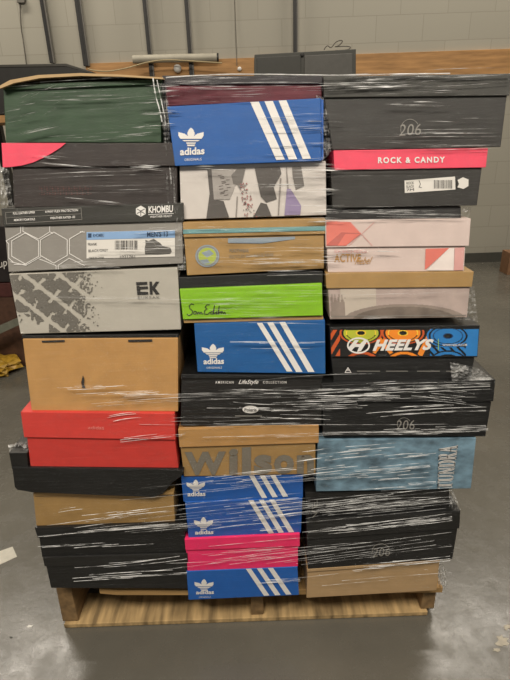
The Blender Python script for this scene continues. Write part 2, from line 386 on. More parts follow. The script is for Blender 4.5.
# second striped box
adidas('blue box with three white stripes, between lime box and black collection box', [(194, 323.8), (325, 320.2), (325.5, 373.8), (197.5, 372)], (202, 343.6, 22, 14.5), [(203.5, 358.6), (224, 358), (224, 364), (203.5, 364.4)],
    [(206.5, 366.8), (222, 366.5), (222, 368.6), (206.5, 368.8)],
    [[(256.8, 323), (262.2, 322.7), (292.6, 371.5), (286.8, 371.5)], [(267, 322.5), (273, 322.2), (302.6, 372), (296.2, 372)], [(279.3, 322.1), (285.2, 321.9), (314.6, 372), (308, 372)]], W('strong_blue_card', '#0d5899'), e=.0)
# collection box
t, b, l = shoebox('shoe_box', 'black shoe box with small white oval logo, above the brown box with huge grey lettering', [(181.5, 377.5), (322.5, 376.5), (321.5, 425), (180.5, 425.5)], BLACK2, e=.001, lid=[(181, 374.2), (323.3, 375.6), (323.3, 378.2), (181, 378.5)], lidm=BLACK)
text('printed_text', 'AMERICAN', [(215.3, 381), (233.5, 381), (233.5, 383.6), (215.3, 383.6)], .001, WHITEP, b, .01, spacing=1.4)
text('printed_text', 'LifeStyle', [(238.5, 379.8), (258.5, 379.8), (258.5, 385.2), (238.5, 385.2)], .001, WHITEP, b, .01, shear=.4)
text('printed_text', 'COLLECTION', [(263, 381), (286.5, 381), (286.5, 383.6), (263, 383.6)], .001, WHITEP, b, .01, spacing=1.4)
ov = decal('printed_logo', [ell(250.5, 409.5, 8, 3.8)], .001, WHITEP, b)
text('logo_text', 'Polaris', [(244.5, 408), (256.5, 408), (256.5, 411.4), (244.5, 411.4)], .0006, DARKP, ov, .02)
decal('printed_line', [rect(235, 415.5, 262, 416.4)], .001, SILV, b)
# Wilson box
t, b, l = shoebox('shoe_box', 'brown box with very large grey lettering across its front, middle column', [(180.5, 447.5), (315.5, 443), (315.5, 474), (184, 476.5)], KRAFT2, lid=[(178, 429.5), (318.8, 425.5), (318.8, 443), (179.5, 447.5)], lidm=KRAFT, e=0)
WP = W('wilson_print', '#7a7467')
for ch, x0, x1, y0, y1 in (('W', 184.5, 226, 452, 475.5), ('i', 229, 238, 449, 475), ('l', 242, 251, 447.5, 475), ('s', 254, 272, 455, 474.5), ('o', 274, 294, 455, 474.3), ('n', 297, 314, 455, 474)):
    text('printed_letter', ch, [(x0, y0), (x1, y0-.6), (x1, y1-.6), (x0, y1)], .0, WP, b, .05)

# blue pair
adidas('deep blue striped box directly beneath the brown box with huge grey lettering', [(181, 477), (303, 474.5), (303, 497.5), (183.5, 502)], (186.5, 479.5, 18.5, 12), [(187.5, 492), (205.5, 491.5), (205.5, 496), (187.5, 496.5)], None,
    [[(249.2, 475.6), (254.2, 475.5), (267.2, 497.8), (262, 498.2)], [(259.7, 475.4), (264.7, 475.3), (277.7, 497), (272.5, 497.4)], [(270.2, 475.2), (275.2, 475.1), (288.2, 496.5), (283, 496.9)]], BLUE2, e=.002)
adidas('deep blue striped box directly on top of the hot pink box', [(185, 502), (302.5, 498), (301, 533), (188.5, 538.5)], (194, 517, 19, 12.5), [(195, 530.5), (213.5, 529.8), (213.5, 534), (195, 534.6)], None,
    [[(248.3, 500.2), (253.3, 500), (274, 533), (268.6, 533.6)], [(258.8, 499.9), (263.8, 499.7), (284, 532.5), (278.6, 532.9)], [(269.3, 499.6), (274.3, 499.4), (294.2, 532), (288.8, 532.4)]], BLUE2, e=.0)
# hot pink
t, b, l = shoebox('shoe_box', 'hot pink shoe box with fitted lid, second from the middle bottom', [(186, 550.5), (298, 546.5), (298, 566.5), (187.5, 571)], PINK, lid=[(184.5, 539.5), (299.8, 534), (299.8, 546.5), (185.5, 550.5)], e=-.002)
adidas('blue striped box lowest in the middle column, resting on the pallet', [(186.5, 571.5), (297.5, 567), (299, 595), (188.5, 600)], (194.5, 579, 19, 12), [(196, 590.5), (214, 590), (214, 594), (196, 594.4)], [(199, 596.5), (211, 596.1), (211, 597.6), (199, 598)],
    [[(245.8, 568.8), (251, 568.6), (269.5, 595.5), (264, 595.8)], [(256.8, 568.4), (262, 568.2), (280.5, 595), (275, 595.3)], [(267.8, 568), (273, 567.8), (291.5, 594.4), (286, 594.7)]], W('deep_blue_card2', '#155db0'), e=-.004)

# ================================================================== RIGHT COLUMN
def box206(label, body, lid, tx, ring, m, lm, e=0):
    t, b, l = shoebox('boot_box', label, body, m, lid=lid, lidm=lm, e=e, group='black boxes with small grey numerals')
    text('printed_name', '206', tx, e, SILV, b, .0, shear=.15, spacing=1.05)
    decal('printed_ring', ringpolys(*ring, .55, 24, math.radians(150), math.radians(330)), e, SILV, b)
    return t
box206('charcoal boot box with grey numerals at the top right corner of the stack', [(324.5, 97.5), (507, 95.5), (500.8, 147), (332.5, 150)], [(323.5, 76.5), (511.5, 73.5), (509.5, 95.5), (324, 97.5)], [(399, 124.5), (421, 123.5), (421, 135), (399, 136)], (410, 129.5, 9.5, 10.5), GREYBLK, W('top_lid_card', '#36352f', .12))
t, b, l = shoebox('shoe_box', 'black shoe box with coral lid and white barcode label', [(331, 170), (482, 167.5), (477, 205.5), (332.5, 208)], GREYBLK, lid=[(333.5, 150.5), (488.3, 148), (486, 167.5), (334.5, 170)], lidm=CORAL, e=0)
text('printed_name', 'ROCK & CANDY', [(378, 157.2), (445, 156.6), (445, 162.6), (378, 163.4)], -.004, WHITEP, l, .035, spacing=1.3)
lb = decal('size_label', [[(404.5, 180.5), (455, 176.5), (455.5, 189.5), (404.8, 193)]], 0, FILMPALE, b)
random.seed(5); bars = []; x = 434.0
while x < 452.5: w = random.choice((.4, .7)); bars.append([(x, 180-(x-404)*.0+0), (x+w, 180), (x+w, 188.5), (x, 188.5)]); x += w+random.choice((.5, .8))
decal('barcode', bars, -.0005, DARKP, lb)
for i, s_ in enumerate(('ROCK', 'BLACK', '7M')): text('label_text', s_, [(406.5, 182+i*3.4), (414, 181.5+i*3.4), (414, 184+i*3.4), (406.5, 184.5+i*3.4)], -.0005, DARKP, lb)
decal('label_mark', stroke([(419, 180.5), (420.5, 184), (419, 187), (421.5, 187.5)], .5), -.0005, DARKP, lb)
decal('sticker', [[(457.5, 180), (463, 177.2), (468.5, 179.5), (468.5, 186), (463.5, 189), (457.2, 187.3)]], 0, FILMPALE, b)
decal('sticker', [[(457.5, 180), (459, 184), (457.2, 187.3)]], -.0005, GREYBLK, b)
t, b, l = shoebox('shoe_box', 'thin black box showing between the coral-lidded box and the rose-white box', [(326, 208.3), (461, 206.3), (461, 219), (326, 220.2)], W('dim_black_card', '#222120', .2), e=.006)
# active box
t, b, l = shoebox('shoe_box', 'rose-white box with pink geometric shapes and gold lettering', [(327, 247.5), (465.5, 246), (464, 271), (328, 272.5)], ROSE, lid=[(325, 220.5), (471, 218.5), (469, 246), (325.7, 247.5)], e=0)
B7 = lambda pts: Z(310, 190, 2.55, pts)
decal('printed_shapes', [(0, B7([(42, 78), (105, 82), (130, 112), (92, 142), (42, 142), (42, 135)])), (1, B7([(42, 78), (105, 82), (128, 110), (80, 108), (42, 140)])), (1, B7([(90, 112), (128, 112), (92, 142), (70, 142)])), (2, B7([(105, 82), (160, 142), (158, 142), (103, 83)])), (2, B7([(165, 82), (100, 142), (98, 142), (163, 82)]))], -.004, [SALMON2, SALMON, ROSE2], l)
decal('printed_shapes', [(0, B7([(295, 150), (355, 148), (298, 200), (293, 203)])), (1, B7([(355, 148), (368, 148), (366, 205), (298, 205)])), (2, B7([(369, 148), (394, 146), (390, 204), (367, 205)]))], 0, [SALMON, W('white_rose', '#e9ddd6'), ROSE2], b)
text('printed_name', 'ACTIVE', B7([(62, 163), (130, 163), (130, 183), (62, 184)]), 0, GOLD, b, .02, spacing=1.05)
text('printed_name', 'Rebel', B7([(116, 172), (160, 170), (158, 188), (114, 190)]), -.0004, GOLD, b, .0, shear=.5)
text('printed_text', 'SKECHERS', B7([(62, 153), (145, 153), (145, 160), (62, 160)]), 0, ROSE2, b, .01)
# photo box with brown lid
t, b, l = shoebox('shoe_box', 'box with brown lid and dim mauve front, above the box with printed wheels', [(328, 287), (470, 287), (467, 317.5), (330, 319.5)], W('mauve_card', '#b3a199', .12), lid=[(325.5, 273), (474, 271.5), (472, 287), (326.5, 288.5)], lidm=KRAFT2, e=0)
def mauve(px, py):
    d = ((px-405)/62)**2+((py-321)/17)**2
    if d < 1: return 0 if d < .72 else 1
    if 331 < px < 345 and py > 292+10*abs(math.sin(px*.9)): return 1
    if 340 < px < 376: return 2
raster('printed_photo', [(329, 288.5), (469, 288.5), (466.5, 317), (331, 319)], 0, mauve, [W('mauve_dark', '#72665c', .3), W('mauve_mid', '#8f8177', .15), W('mauve_pale', '#c0b4a6', .05)], b, 140, 60)
decal('printed_line', stroke([(332, 316.3), (466, 315)], .6), -.0006, SILV, b)
# Heelys box
t, b, l = shoebox('shoe_box', 'black box with yellow, orange and blue wheels printed on it', [(331, 357), (474.5, 357.5), (471, 378.5), (334, 383)], BLACK, lid=[(329.5, 327), (480, 325), (477.5, 357.5), (331, 357)], lidm=BLACK, e=0)
def heel(px, py):
    # printed wheels: 0 yellow-green 1 orange 2 blue 3 dark orange 4 pale yellow 5 dark blue
    if py < 330 + (0 if px < 430 else -1) or py > 356: return None
    if px > 476: return 2
    for cx, cy, k, o in ((361, 333, 0, 4), (403, 333, 1, 4), (448, 336, 2, 5)):
        d = math.hypot((px-cx)/19.5, (py-cy)/10.5)
        if d < .2: return None
        if d < .27: return o
        if d < .72: return k
        if d < .78: return o if py < cy+2 else None
        if d < .9: return k
        if d < 1.0: return None
        if d < 1.1: return {0: 3, 1: 3, 2: 2}[k]
    for cx, k in ((362, 0), (404, 1), (448, 2)):
        d = math.hypot((px-cx)/19, (py-364)/13)
        if d < .62: return k
        if d < .75: return None
        if d < .95: return {0: 3, 1: 1, 2: 2}[k]
        if d < 1.05 : return None
    if abs(px-383-(py-343)*.8) < 2.4 or abs(px-382+(py-343)*.8) < 2 or abs(px-426+(py-343)*.5) < 3: return 1
    if px < 340 and (px+py*.6) % 9 < 4.2: return 3
    if px > 466 or (py > 347 and px > 430 and (px-py) % 8 < 5): return 2
    return None
raster('printed_wheels', [(330.5, 328), (479, 326.5), (477, 357), (331.5, 356.5)], -.004, heel, [W('hl_green', '#b5bb2e'), W('hl_orange', '#ef8a1f'), W('hl_blue', '#2178bd'), W('hl_dorange', '#c9551c'), W('hl_yellow', '#f0cb3a'), W('hl_dblue', '#0f3c6c')], l, 300, 60)
text('printed_name', 'HEELYS', [(374, 339.5), (434, 339), (432, 350), (372.5, 351)], -.0046, WHITEP, l, .05, shear=.25, spacing=1.1)
decal('printed_logo', ringpolys(358.5, 345.5, 11.5, 8.2, 1.6)+[[(349, 347), (355, 340), (359, 340), (356, 344), (360, 344), (365, 339), (368, 340), (361, 351), (357, 352), (359, 347), (355, 347), (351, 351)]], -.0046, WHITEP, l)
text('printed_text', 'WWW.HEELYS.COM', [(442.5, 344), (467, 343.8), (467, 346), (442.5, 346.2)], -.0046, WHITEP, l, .01)
decal('printed_line', [rect(438, 339, 438.7, 350)], -.0046, W('lime_line', '#9fbf3a'), l)
decal('printed_mark', stroke([(345, 372.5), (348, 367.5), (351, 372.5), (345, 372.5)], .6)+stroke([(347, 371), (348, 369), (349, 371)], .5), 0, WHITEP, b)
for x0, x1 in ((357, 380), (386, 408), (417, 440), (446, 464)): decal('printed_line', [rect(x0, 370.8, x1, 371.5)], 0, SILV, b)
box206('black boot box with grey numerals directly above the icy blue box', [(322.5, 403), (491.5, 402), (485.5, 436.5), (323, 436.5)], [(321.5, 383), (495.5, 379.5), (493.5, 401.5), (322, 403)], [(396, 420.3), (414.5, 420), (414.5, 429.5), (396, 430)], (404, 424.5, 7, 7), BLACK, BLACK, e=-.002)
# Tundra
t, b, l = shoebox('shoe_box', 'icy blue box with tall white lettering running upward', [(317.8, 440), (476.3, 438), (471, 488.5), (316, 491.5)], mat('ice_blue_plain', '#6a8798', .6, var=.55, scale=26, stretch=(1, 1, 1.6), wrap=True), e=-.003)
B8 = lambda pts: Z(310, 430, 2.55, pts)
# lettering runs upward: quad TL (text start top) ...
GL = {'T': [[(.05, 0), (.95, 0), (.95, .06), (.05, .06)], [(.05, 0), (.1, 0), (.1, .2), (.05, .14)], [(.9, 0), (.95, 0), (.95, .14), (.9, .2)], [(.41, 0), (.6, 0), (.6, 1), (.41, 1)], [(.28, .96), (.73, .96), (.73, 1), (.28, 1)]],
 'U': [[(.12, 0), (.3, 0), (.3, .75), (.4, .92), (.6, .95), (.6, 1), (.4, 1), (.2, .93), (.12, .75)], [(.76, 0), (.84, 0), (.84, .78), (.72, .95), (.6, 1), (.6, .95), (.72, .88), (.76, .75)], [(.02, 0), (.4, 0), (.4, .04), (.02, .04)], [(.66, 0), (.95, 0), (.95, .04), (.66, .04)]],
 'N': [[(.13, 0), (.2, 0), (.2, 1), (.13, 1)], [(.1, 0), (.3, 0), (.86, 1), (.8, 1), (.66, .95)], [(.8, 0), (.87, 0), (.87, 1), (.8, 1)], [(.02, 0), (.3, 0), (.3, .04), (.02, .04)], [(.02, .96), (.32, .96), (.32, 1), (.02, 1)], [(.7, 0), (.98, 0), (.98, .04), (.7, .04)]],
 'D': [[(.14, 0), (.33, 0), (.33, 1), (.14, 1)], [(.33, 0), (.6, 0), (.8, .12), (.93, .35), (.93, .65), (.8, .88), (.6, 1), (.33, 1), (.33, .95), (.56, .94), (.7, .8), (.75, .5), (.7, .2), (.56, .06), (.33, .05)], [(.02, 0), (.2, 0), (.2, .04), (.02, .04)], [(.02, .96), (.2, .96), (.2, 1), (.02, 1)]],
 'R': [[(.14, 0), (.33, 0), (.33, 1), (.14, 1)], [(.33, 0), (.6, 0), (.78, .08), (.84, .26), (.78, .44), (.6, .53), (.33, .54), (.33, .49), (.55, .48), (.66, .38), (.67, .2), (.56, .06), (.33, .05)], [(.45, .5), (.62, .5), (.98, 1), (.76, 1)], [(.02, 0), (.2, 0), (.2, .04), (.02, .04)], [(.02, .96), (.45, .96), (.45, 1), (.02, 1)]],
 'A': [[(.46, 0), (.56, 0), (.2, 1), (.13, 1)], [(.46, 0), (.58, 0), (.92, 1), (.7, 1)], [(.25, .62), (.7, .62), (.7, .67), (.25, .67)], [(.02, .96), (.32, .96), (.32, 1), (.02, 1)], [(.6, .96), (1, .96), (1, 1), (.6, 1)]]}
TQ = [(437.5, 488.3), (439, 445.6), (458, 444.6), (451.8, 488)]
for k, ch in enumerate('TUNDRA'):
    decal('printed_letter', [[bil(TQ, (k+px_*.94)/6, py_) for px_, py_ in pg] for pg in GL[ch]]+[[(bx+.0, by+.8) for bx, by in [bil(TQ, (k+px_*.94)/6, py_) for px_, py_ in pg]] for pg in GL[ch]], -.0034, WHITEP, b)
# black box with upright letters
t, b, l = shoebox('shoe_box', 'black box directly beneath the icy blue box, small upright letters at its left', [(305, 492.5), (449, 489.5), (449.5, 511), (307, 519.5)], BLACK2, e=.006)
text('printed_name', 'IVE', [(312, 521), (312, 504), (317.5, 500), (317.5, 521)], .0, SILV, b, .0)
box206('black boot box with grey numerals, resting on the pale brown bottom box', [(307, 540), (457.5, 528.5), (452.5, 559), (308, 569)], [(306.5, 519.5), (460.5, 511), (459.5, 528.5), (306.5, 540)], [(372.5, 548.5), (390, 547.3), (390, 555.8), (372.5, 557)], (381, 550.5, 9, 7), BLACK, BLACK, e=-.004)
t, b, l = shoebox('shoe_box', 'pale brown plain box at the bottom right, resting on the pallet', [(307.5, 572), (439.5, 562), (436.5, 590.5), (306.5, 598)], W('kraft_card_pale', '#b2936a', .07), lid=[(307, 569.3), (440, 559.8), (440, 562.3), (307, 572.3)], e=.0)

# carton row behind, showing dark through the gaps between the columns
random.seed(2)
for xc, word in ((-.175, 'left'), (.14, 'right')):
    z = .16
    for k, (hh, lvl) in enumerate(((.38, 'lowest'), (.40, 'middle'), (.33, 'upper'))):
        y0 = .948+.40+.05*k*.8
        t = thing('carton', f'{lvl} black carton behind the {word} gap between the box columns', 'carton', (xc, y0+.2, z))
        cuboid('body', xc-.15, xc+.15, y0, y0+.4, z, z+hh-.045, BLACK2, t); cuboid('lid', xc-.155, xc+.155, y0-.005, y0+.405, z+hh-.044, z+hh-.002, BLACK, t)
        z += hh

# cardboard sheet over the top left
pts = [(0, 85.5), (10, 80), (38, 75), (80, 73), (120, 74.5), (163, 77.5), (163, 79), (120, 76.6), (80, 75.8), (40, 78), (14, 83), (0, 88.5)]
o = prism('cardboard_sheet', [S(x, y, -.012) for x, y in pts], .34, mat('kraft_raw', '#b79a70', .8, var=.08), None, 0)
tag(o, 'thin curved cardboard sheet lying over the dark green box', 'cardboard')

# ================================================================== PALLET
wood = mat('pallet_pine', '#b08c58', .8, var=.3, scale=5, stretch=(1.2, 9, 9), bump=.4)
wood2 = mat('pallet_dark_pine', '#7d6340', .8, var=.35, scale=6, stretch=(8, 1.2, 8), bump=.5)
saw = mat('pallet_sawn', '#a2875c', .85, var=.6, scale=5, stretch=(9, 1.2, 4), bump=.8)
X0, X1, YF = -.553, .465, .98
pal = thing('pallet', 'worn wooden pallet carrying the wrapped stack of boxes', 'pallet', (0, YF+.5, 0))
def board(name, x0, x1, y0, y1, z0l, z0r, th, m):
    prism(name, [(x0, y0, z0l), (x1, y0, z0r), (x1, y0, z0r+th), (x0, y0, z0l+th)], y1-y0, m, pal, .002)
zl, zm, zr = .150, .1125, .0995
for y0, y1 in ((YF+.0, YF+.10), (YF+.37, YF+.47), (YF+.74, YF+.84), (YF+1.1, YF+1.2)):
    board('bottom_board', X0+.005, X1-.02, y0, y1, .002, .002, .014, saw if y0 == YF else wood)
for x, w, hh in ((X0-.001, .044, zl), (-.038, .036, zm), (X1-.038, .038, zr)):
    prism('stringer', [(x, YF+.008, .0165), (x+w, YF+.008, .0165), (x+w, YF+.008, hh-.001), (x+.004, YF+.008, hh-.001)], 1.19, wood2, pal, .004)
# sprung front deck board, its left end broken away so that the outer runner's end stands free
def deck(y0, y1, pts, th=.017):
    up = [(x, y0, z+th) for x, z in pts]; dn = [(x, y0, z) for x, z in pts[::-1]]
    prism('deck_board', up+dn, y1-y0, wood, pal, .0015)
deck(YF-.012, YF+.085, [(X0+.125, .138), (X0+.17, .130), (X0+.3, .124), (-.02, zm), (X1+.006, zr)])
for k in range(1, 8):
    y0 = YF+.02+k*.148; deck(y0, y0+.09, [(X0-.004, zl), (-.02, zm), (X1+.006, zr)])

# ================================================================== STRETCH WRAP
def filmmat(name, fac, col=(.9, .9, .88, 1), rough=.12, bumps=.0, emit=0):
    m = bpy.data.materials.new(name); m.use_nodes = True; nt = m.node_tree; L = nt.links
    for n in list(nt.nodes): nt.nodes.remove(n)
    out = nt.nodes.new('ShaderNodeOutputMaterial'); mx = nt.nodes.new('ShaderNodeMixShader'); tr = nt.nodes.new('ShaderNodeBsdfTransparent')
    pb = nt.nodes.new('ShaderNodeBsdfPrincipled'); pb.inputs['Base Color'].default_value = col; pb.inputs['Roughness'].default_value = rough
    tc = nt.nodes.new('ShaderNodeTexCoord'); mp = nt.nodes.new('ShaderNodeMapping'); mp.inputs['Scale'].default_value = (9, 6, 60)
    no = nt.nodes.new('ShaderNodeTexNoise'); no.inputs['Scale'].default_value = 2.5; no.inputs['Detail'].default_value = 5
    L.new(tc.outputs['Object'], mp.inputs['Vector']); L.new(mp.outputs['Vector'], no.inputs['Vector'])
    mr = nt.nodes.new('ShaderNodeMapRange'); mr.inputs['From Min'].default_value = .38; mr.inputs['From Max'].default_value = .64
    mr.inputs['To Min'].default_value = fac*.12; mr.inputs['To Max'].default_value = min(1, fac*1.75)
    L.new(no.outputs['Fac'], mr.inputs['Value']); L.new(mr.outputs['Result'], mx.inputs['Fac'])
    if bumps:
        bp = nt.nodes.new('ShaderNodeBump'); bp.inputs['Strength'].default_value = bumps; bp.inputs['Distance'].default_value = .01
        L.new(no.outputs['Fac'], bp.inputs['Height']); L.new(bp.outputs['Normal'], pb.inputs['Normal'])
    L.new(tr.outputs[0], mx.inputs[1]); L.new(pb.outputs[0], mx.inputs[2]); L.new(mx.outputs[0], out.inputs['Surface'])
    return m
FOLD_GLINT = filmmat('film_fold_glint_material', .55, rough=.2)
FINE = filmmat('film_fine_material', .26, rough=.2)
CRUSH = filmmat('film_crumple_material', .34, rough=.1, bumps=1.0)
wrapo = thing('stretch_wrap', 'clear plastic stretch wrap wound in creased folds around the stack of boxes', 'plastic wrap', (0, 1.3, .16))
def strands(name, specs, m, wmin, wmax, lift=.0105, spread=2.2):
    """bundles of near-parallel creases drawn tight along the stack's front"""
    vs, fs = [], []
    for (x0, x1, y0, y1, n, sl, lmin, lmax) in specs:
        for _ in range(max(1, round(n*.72))):
            LB = random.uniform(lmin, lmax)*1.45; xb = random.uniform(x0-5, max(x0, x1-LB*.8)); yb = random.uniform(y0, y1)
            sb = sl+random.gauss(0, .014); cb = random.gauss(0, .035); kk = random.choice((1, 2, 3, 3, 4, 6))
            for q in range(kk):
                L_ = LB*random.uniform(.3, 1.0); xs = max(x0, xb+random.uniform(0, LB*.5)); L_ = min(L_, x1-xs)
                if L_ < 4: continue
                ys = yb+random.gauss(0, spread)-sb*(xs-xb); s_ = sb+random.gauss(0, .006); w = random.uniform(wmin, wmax)*random.choice((.45, .6, .8, 1, 1.8))
                n_ = max(5, int(L_/6)); ph = random.uniform(0, 6); am = random.uniform(0, .25); b = len(vs)
                for i in range(n_+1):
                    t = i/n_; x = xs+L_*t; y = ys-s_*L_*t+am*math.sin(ph+t*4)+cb*L_*t*(1-t)
                    hw = w*(math.sin(math.pi*min(.985, max(.015, t)))**1.3)*(.7+.3*math.sin(ph*3+t*L_*.25))
                    c = S(x, y, -lift); up = S(x, y-hw/2, -lift); dn = S(x, y+hw/2, -lift)
                    vs += [up, c+Vector((0, -.0012, 0)), dn]
                for i in range(n_):
                    a = b+3*i; fs += [(a, a+3, a+4, a+1), (a+1, a+4, a+5, a+2)]
    me = me_from(name, vs, fs)
    for p in me.polygons: p.use_smooth = True
    o = link(name, me, m, wrapo); o['kind'] = 'stuff'; return o
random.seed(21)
strands('film_folds_glints', [  # film folds, plus whitish strands painted in for glint, haze and glare
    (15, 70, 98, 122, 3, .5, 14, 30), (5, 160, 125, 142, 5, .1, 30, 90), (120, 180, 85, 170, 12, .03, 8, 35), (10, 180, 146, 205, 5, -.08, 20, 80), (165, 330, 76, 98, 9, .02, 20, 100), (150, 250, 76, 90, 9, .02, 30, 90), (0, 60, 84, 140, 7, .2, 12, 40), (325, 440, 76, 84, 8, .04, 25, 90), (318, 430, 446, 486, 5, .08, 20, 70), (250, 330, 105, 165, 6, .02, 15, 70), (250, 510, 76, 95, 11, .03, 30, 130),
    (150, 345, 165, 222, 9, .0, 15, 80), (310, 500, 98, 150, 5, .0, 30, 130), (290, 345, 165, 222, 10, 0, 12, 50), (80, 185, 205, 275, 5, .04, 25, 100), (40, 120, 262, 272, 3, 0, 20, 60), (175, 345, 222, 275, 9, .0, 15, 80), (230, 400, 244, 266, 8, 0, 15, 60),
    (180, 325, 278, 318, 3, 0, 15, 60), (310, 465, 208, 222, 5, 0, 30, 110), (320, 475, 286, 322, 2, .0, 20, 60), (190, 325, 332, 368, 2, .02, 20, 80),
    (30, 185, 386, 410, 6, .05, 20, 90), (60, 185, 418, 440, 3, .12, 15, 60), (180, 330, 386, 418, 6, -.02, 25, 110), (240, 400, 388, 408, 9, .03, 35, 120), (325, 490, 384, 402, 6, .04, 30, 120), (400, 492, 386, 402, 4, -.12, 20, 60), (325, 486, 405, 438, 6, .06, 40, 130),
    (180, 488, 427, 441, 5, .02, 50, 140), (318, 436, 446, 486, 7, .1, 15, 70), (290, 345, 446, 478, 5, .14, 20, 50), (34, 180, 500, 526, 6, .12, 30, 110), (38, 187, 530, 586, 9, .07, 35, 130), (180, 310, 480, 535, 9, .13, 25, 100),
    (300, 452, 492, 512, 6, .12, 35, 120), (300, 452, 528, 540, 4, .10, 45, 130), (308, 450, 562, 574, 4, .10, 30, 90), (188, 300, 562, 598, 2, .06, 20, 70)], FOLD_GLINT, .35, .95)
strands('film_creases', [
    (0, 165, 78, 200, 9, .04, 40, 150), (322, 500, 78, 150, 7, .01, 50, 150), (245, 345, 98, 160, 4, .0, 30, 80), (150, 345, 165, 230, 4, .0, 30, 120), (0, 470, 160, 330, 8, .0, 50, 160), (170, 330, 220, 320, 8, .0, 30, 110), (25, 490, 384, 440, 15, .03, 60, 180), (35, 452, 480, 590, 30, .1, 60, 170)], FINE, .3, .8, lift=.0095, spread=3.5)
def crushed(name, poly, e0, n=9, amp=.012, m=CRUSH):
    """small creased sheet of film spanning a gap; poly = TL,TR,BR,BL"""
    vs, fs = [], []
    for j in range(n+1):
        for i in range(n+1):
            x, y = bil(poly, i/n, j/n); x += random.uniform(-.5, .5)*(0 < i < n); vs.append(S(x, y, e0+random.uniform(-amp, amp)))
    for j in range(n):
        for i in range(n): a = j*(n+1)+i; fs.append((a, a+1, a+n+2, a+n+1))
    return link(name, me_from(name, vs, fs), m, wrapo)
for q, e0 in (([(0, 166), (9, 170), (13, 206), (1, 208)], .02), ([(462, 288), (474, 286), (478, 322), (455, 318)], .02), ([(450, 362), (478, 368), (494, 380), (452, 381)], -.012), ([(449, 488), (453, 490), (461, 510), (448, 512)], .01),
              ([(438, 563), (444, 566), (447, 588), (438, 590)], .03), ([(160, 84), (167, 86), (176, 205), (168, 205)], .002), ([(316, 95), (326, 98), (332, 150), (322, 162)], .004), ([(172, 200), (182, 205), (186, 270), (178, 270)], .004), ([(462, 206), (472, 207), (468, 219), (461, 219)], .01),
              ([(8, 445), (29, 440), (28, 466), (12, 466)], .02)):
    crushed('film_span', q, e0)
# bunched rope of film by the green box's right end
def tube(name, pts, r, m, parent=None, seg=8):
    cu = bpy.data.curves.new(name, 'CURVE'); cu.dimensions = '3D'; sp_ = cu.splines.new('NURBS'); sp_.points.add(len(pts)-1)
    for p, q in zip(sp_.points, pts): p.co = (*q, 1)
    sp_.use_endpoint_u = True; sp_.order_u = 3; cu.bevel_depth = r; cu.bevel_resolution = 2; cu.resolution_u = 6; cu.use_fill_caps = True
    o = bpy.data.objects.new(name+'_tmp', cu); COL.objects.link(o); bpy.context.view_layer.update()
    me = bpy.data.meshes.new_from_object(o.evaluated_get(bpy.context.evaluated_depsgraph_get())); bpy.data.objects.remove(o); bpy.data.curves.remove(cu)
    me.materials.clear(); me.name = name
    for p in me.polygons: p.use_smooth = True
    return link(name, me, m, parent)
tube('film_rope_glare', [S(153, 78, -.014), S(155, 95, -.014), S(160, 110, -.014), S(162, 122, -.012)], .0013, FOLD_GLINT, wrapo)
tube('film_rope_glare', [S(166, 77.5, -.014), S(210, 74.5, -.014), S(255, 74, -.014), S(330, 75.5, -.014), S(400, 74, -.014), S(450, 73.5, -.014)], .0011, FOLD_GLINT, wrapo)  # whitish line put in for the film's glare along the top edge
tube('film_rope_glare', [S(157, 80, -.014), S(161, 100, -.014), S(165, 118, -.012)], .0010, FOLD_GLINT, wrapo)

# ================================================================== ROOM
WY = 4.92
fl = bpy.data.materials.new('concrete_floor'); fl.use_nodes = True; nt = fl.node_tree; L = nt.links; b = nt.nodes['Principled BSDF']
tc = nt.nodes.new('ShaderNodeTexCoord'); n1 = nt.nodes.new('ShaderNodeTexNoise'); n1.inputs['Scale'].default_value = 1.7; n1.inputs['Detail'].default_value = 8; n1.inputs['Roughness'].default_value = .6
rp = nt.nodes.new('ShaderNodeValToRGB'); rp.color_ramp.elements[0].position = .3; rp.color_ramp.elements[1].position = .72
rp.color_ramp.elements[0].color = lin('#57544c'); rp.color_ramp.elements[1].color = lin('#6a665c')
L.new(tc.outputs['Object'], n1.inputs['Vector']); L.new(n1.outputs['Fac'], rp.inputs['Fac']); L.new(rp.outputs['Color'], b.inputs['Base Color'])
n2 = nt.nodes.new('ShaderNodeTexNoise'); n2.inputs['Scale'].default_value = 11; n2.inputs['Detail'].default_value = 9; n2.inputs['Roughness'].default_value = .7; L.new(tc.outputs['Object'], n2.inputs['Vector'])
mr = nt.nodes.new('ShaderNodeMapRange'); mr.inputs['From Min'].default_value = .35; mr.inputs['From Max'].default_value = .68; mr.inputs['To Min'].default_value = .17; mr.inputs['To Max'].default_value = .36
L.new(n2.outputs['Fac'], mr.inputs['Value']); L.new(mr.outputs['Result'], b.inputs['Roughness'])
bp = nt.nodes.new('ShaderNodeBump'); bp.inputs['Strength'].default_value = .25; bp.inputs['Distance'].default_value = .004; L.new(n2.outputs['Fac'], bp.inputs['Height']); L.new(bp.outputs['Normal'], b.inputs['Normal'])
o = cuboid('floor', -6, 6, -4, WY, -.1, 0, fl, None, 0); o['kind'] = 'structure'
wm = bpy.data.materials.new('painted_block_wall'); wm.use_nodes = True; nt = wm.node_tree; L = nt.links; b = nt.nodes['Principled BSDF']
tc = nt.nodes.new('ShaderNodeTexCoord'); mp = nt.nodes.new('ShaderNodeMapping'); mp.inputs['Rotation'].default_value = (math.radians(90), 0, 0)
mp.inputs['Location'].default_value = (.08, -.05, 0)
br = nt.nodes.new('ShaderNodeTexBrick'); br.inputs['Scale'].default_value = 1; br.inputs['Brick Width'].default_value = .4; br.inputs['Row Height'].default_value = .2; br.inputs['Mortar Size'].default_value = .004; br.inputs['Mortar Smooth'].default_value = .4
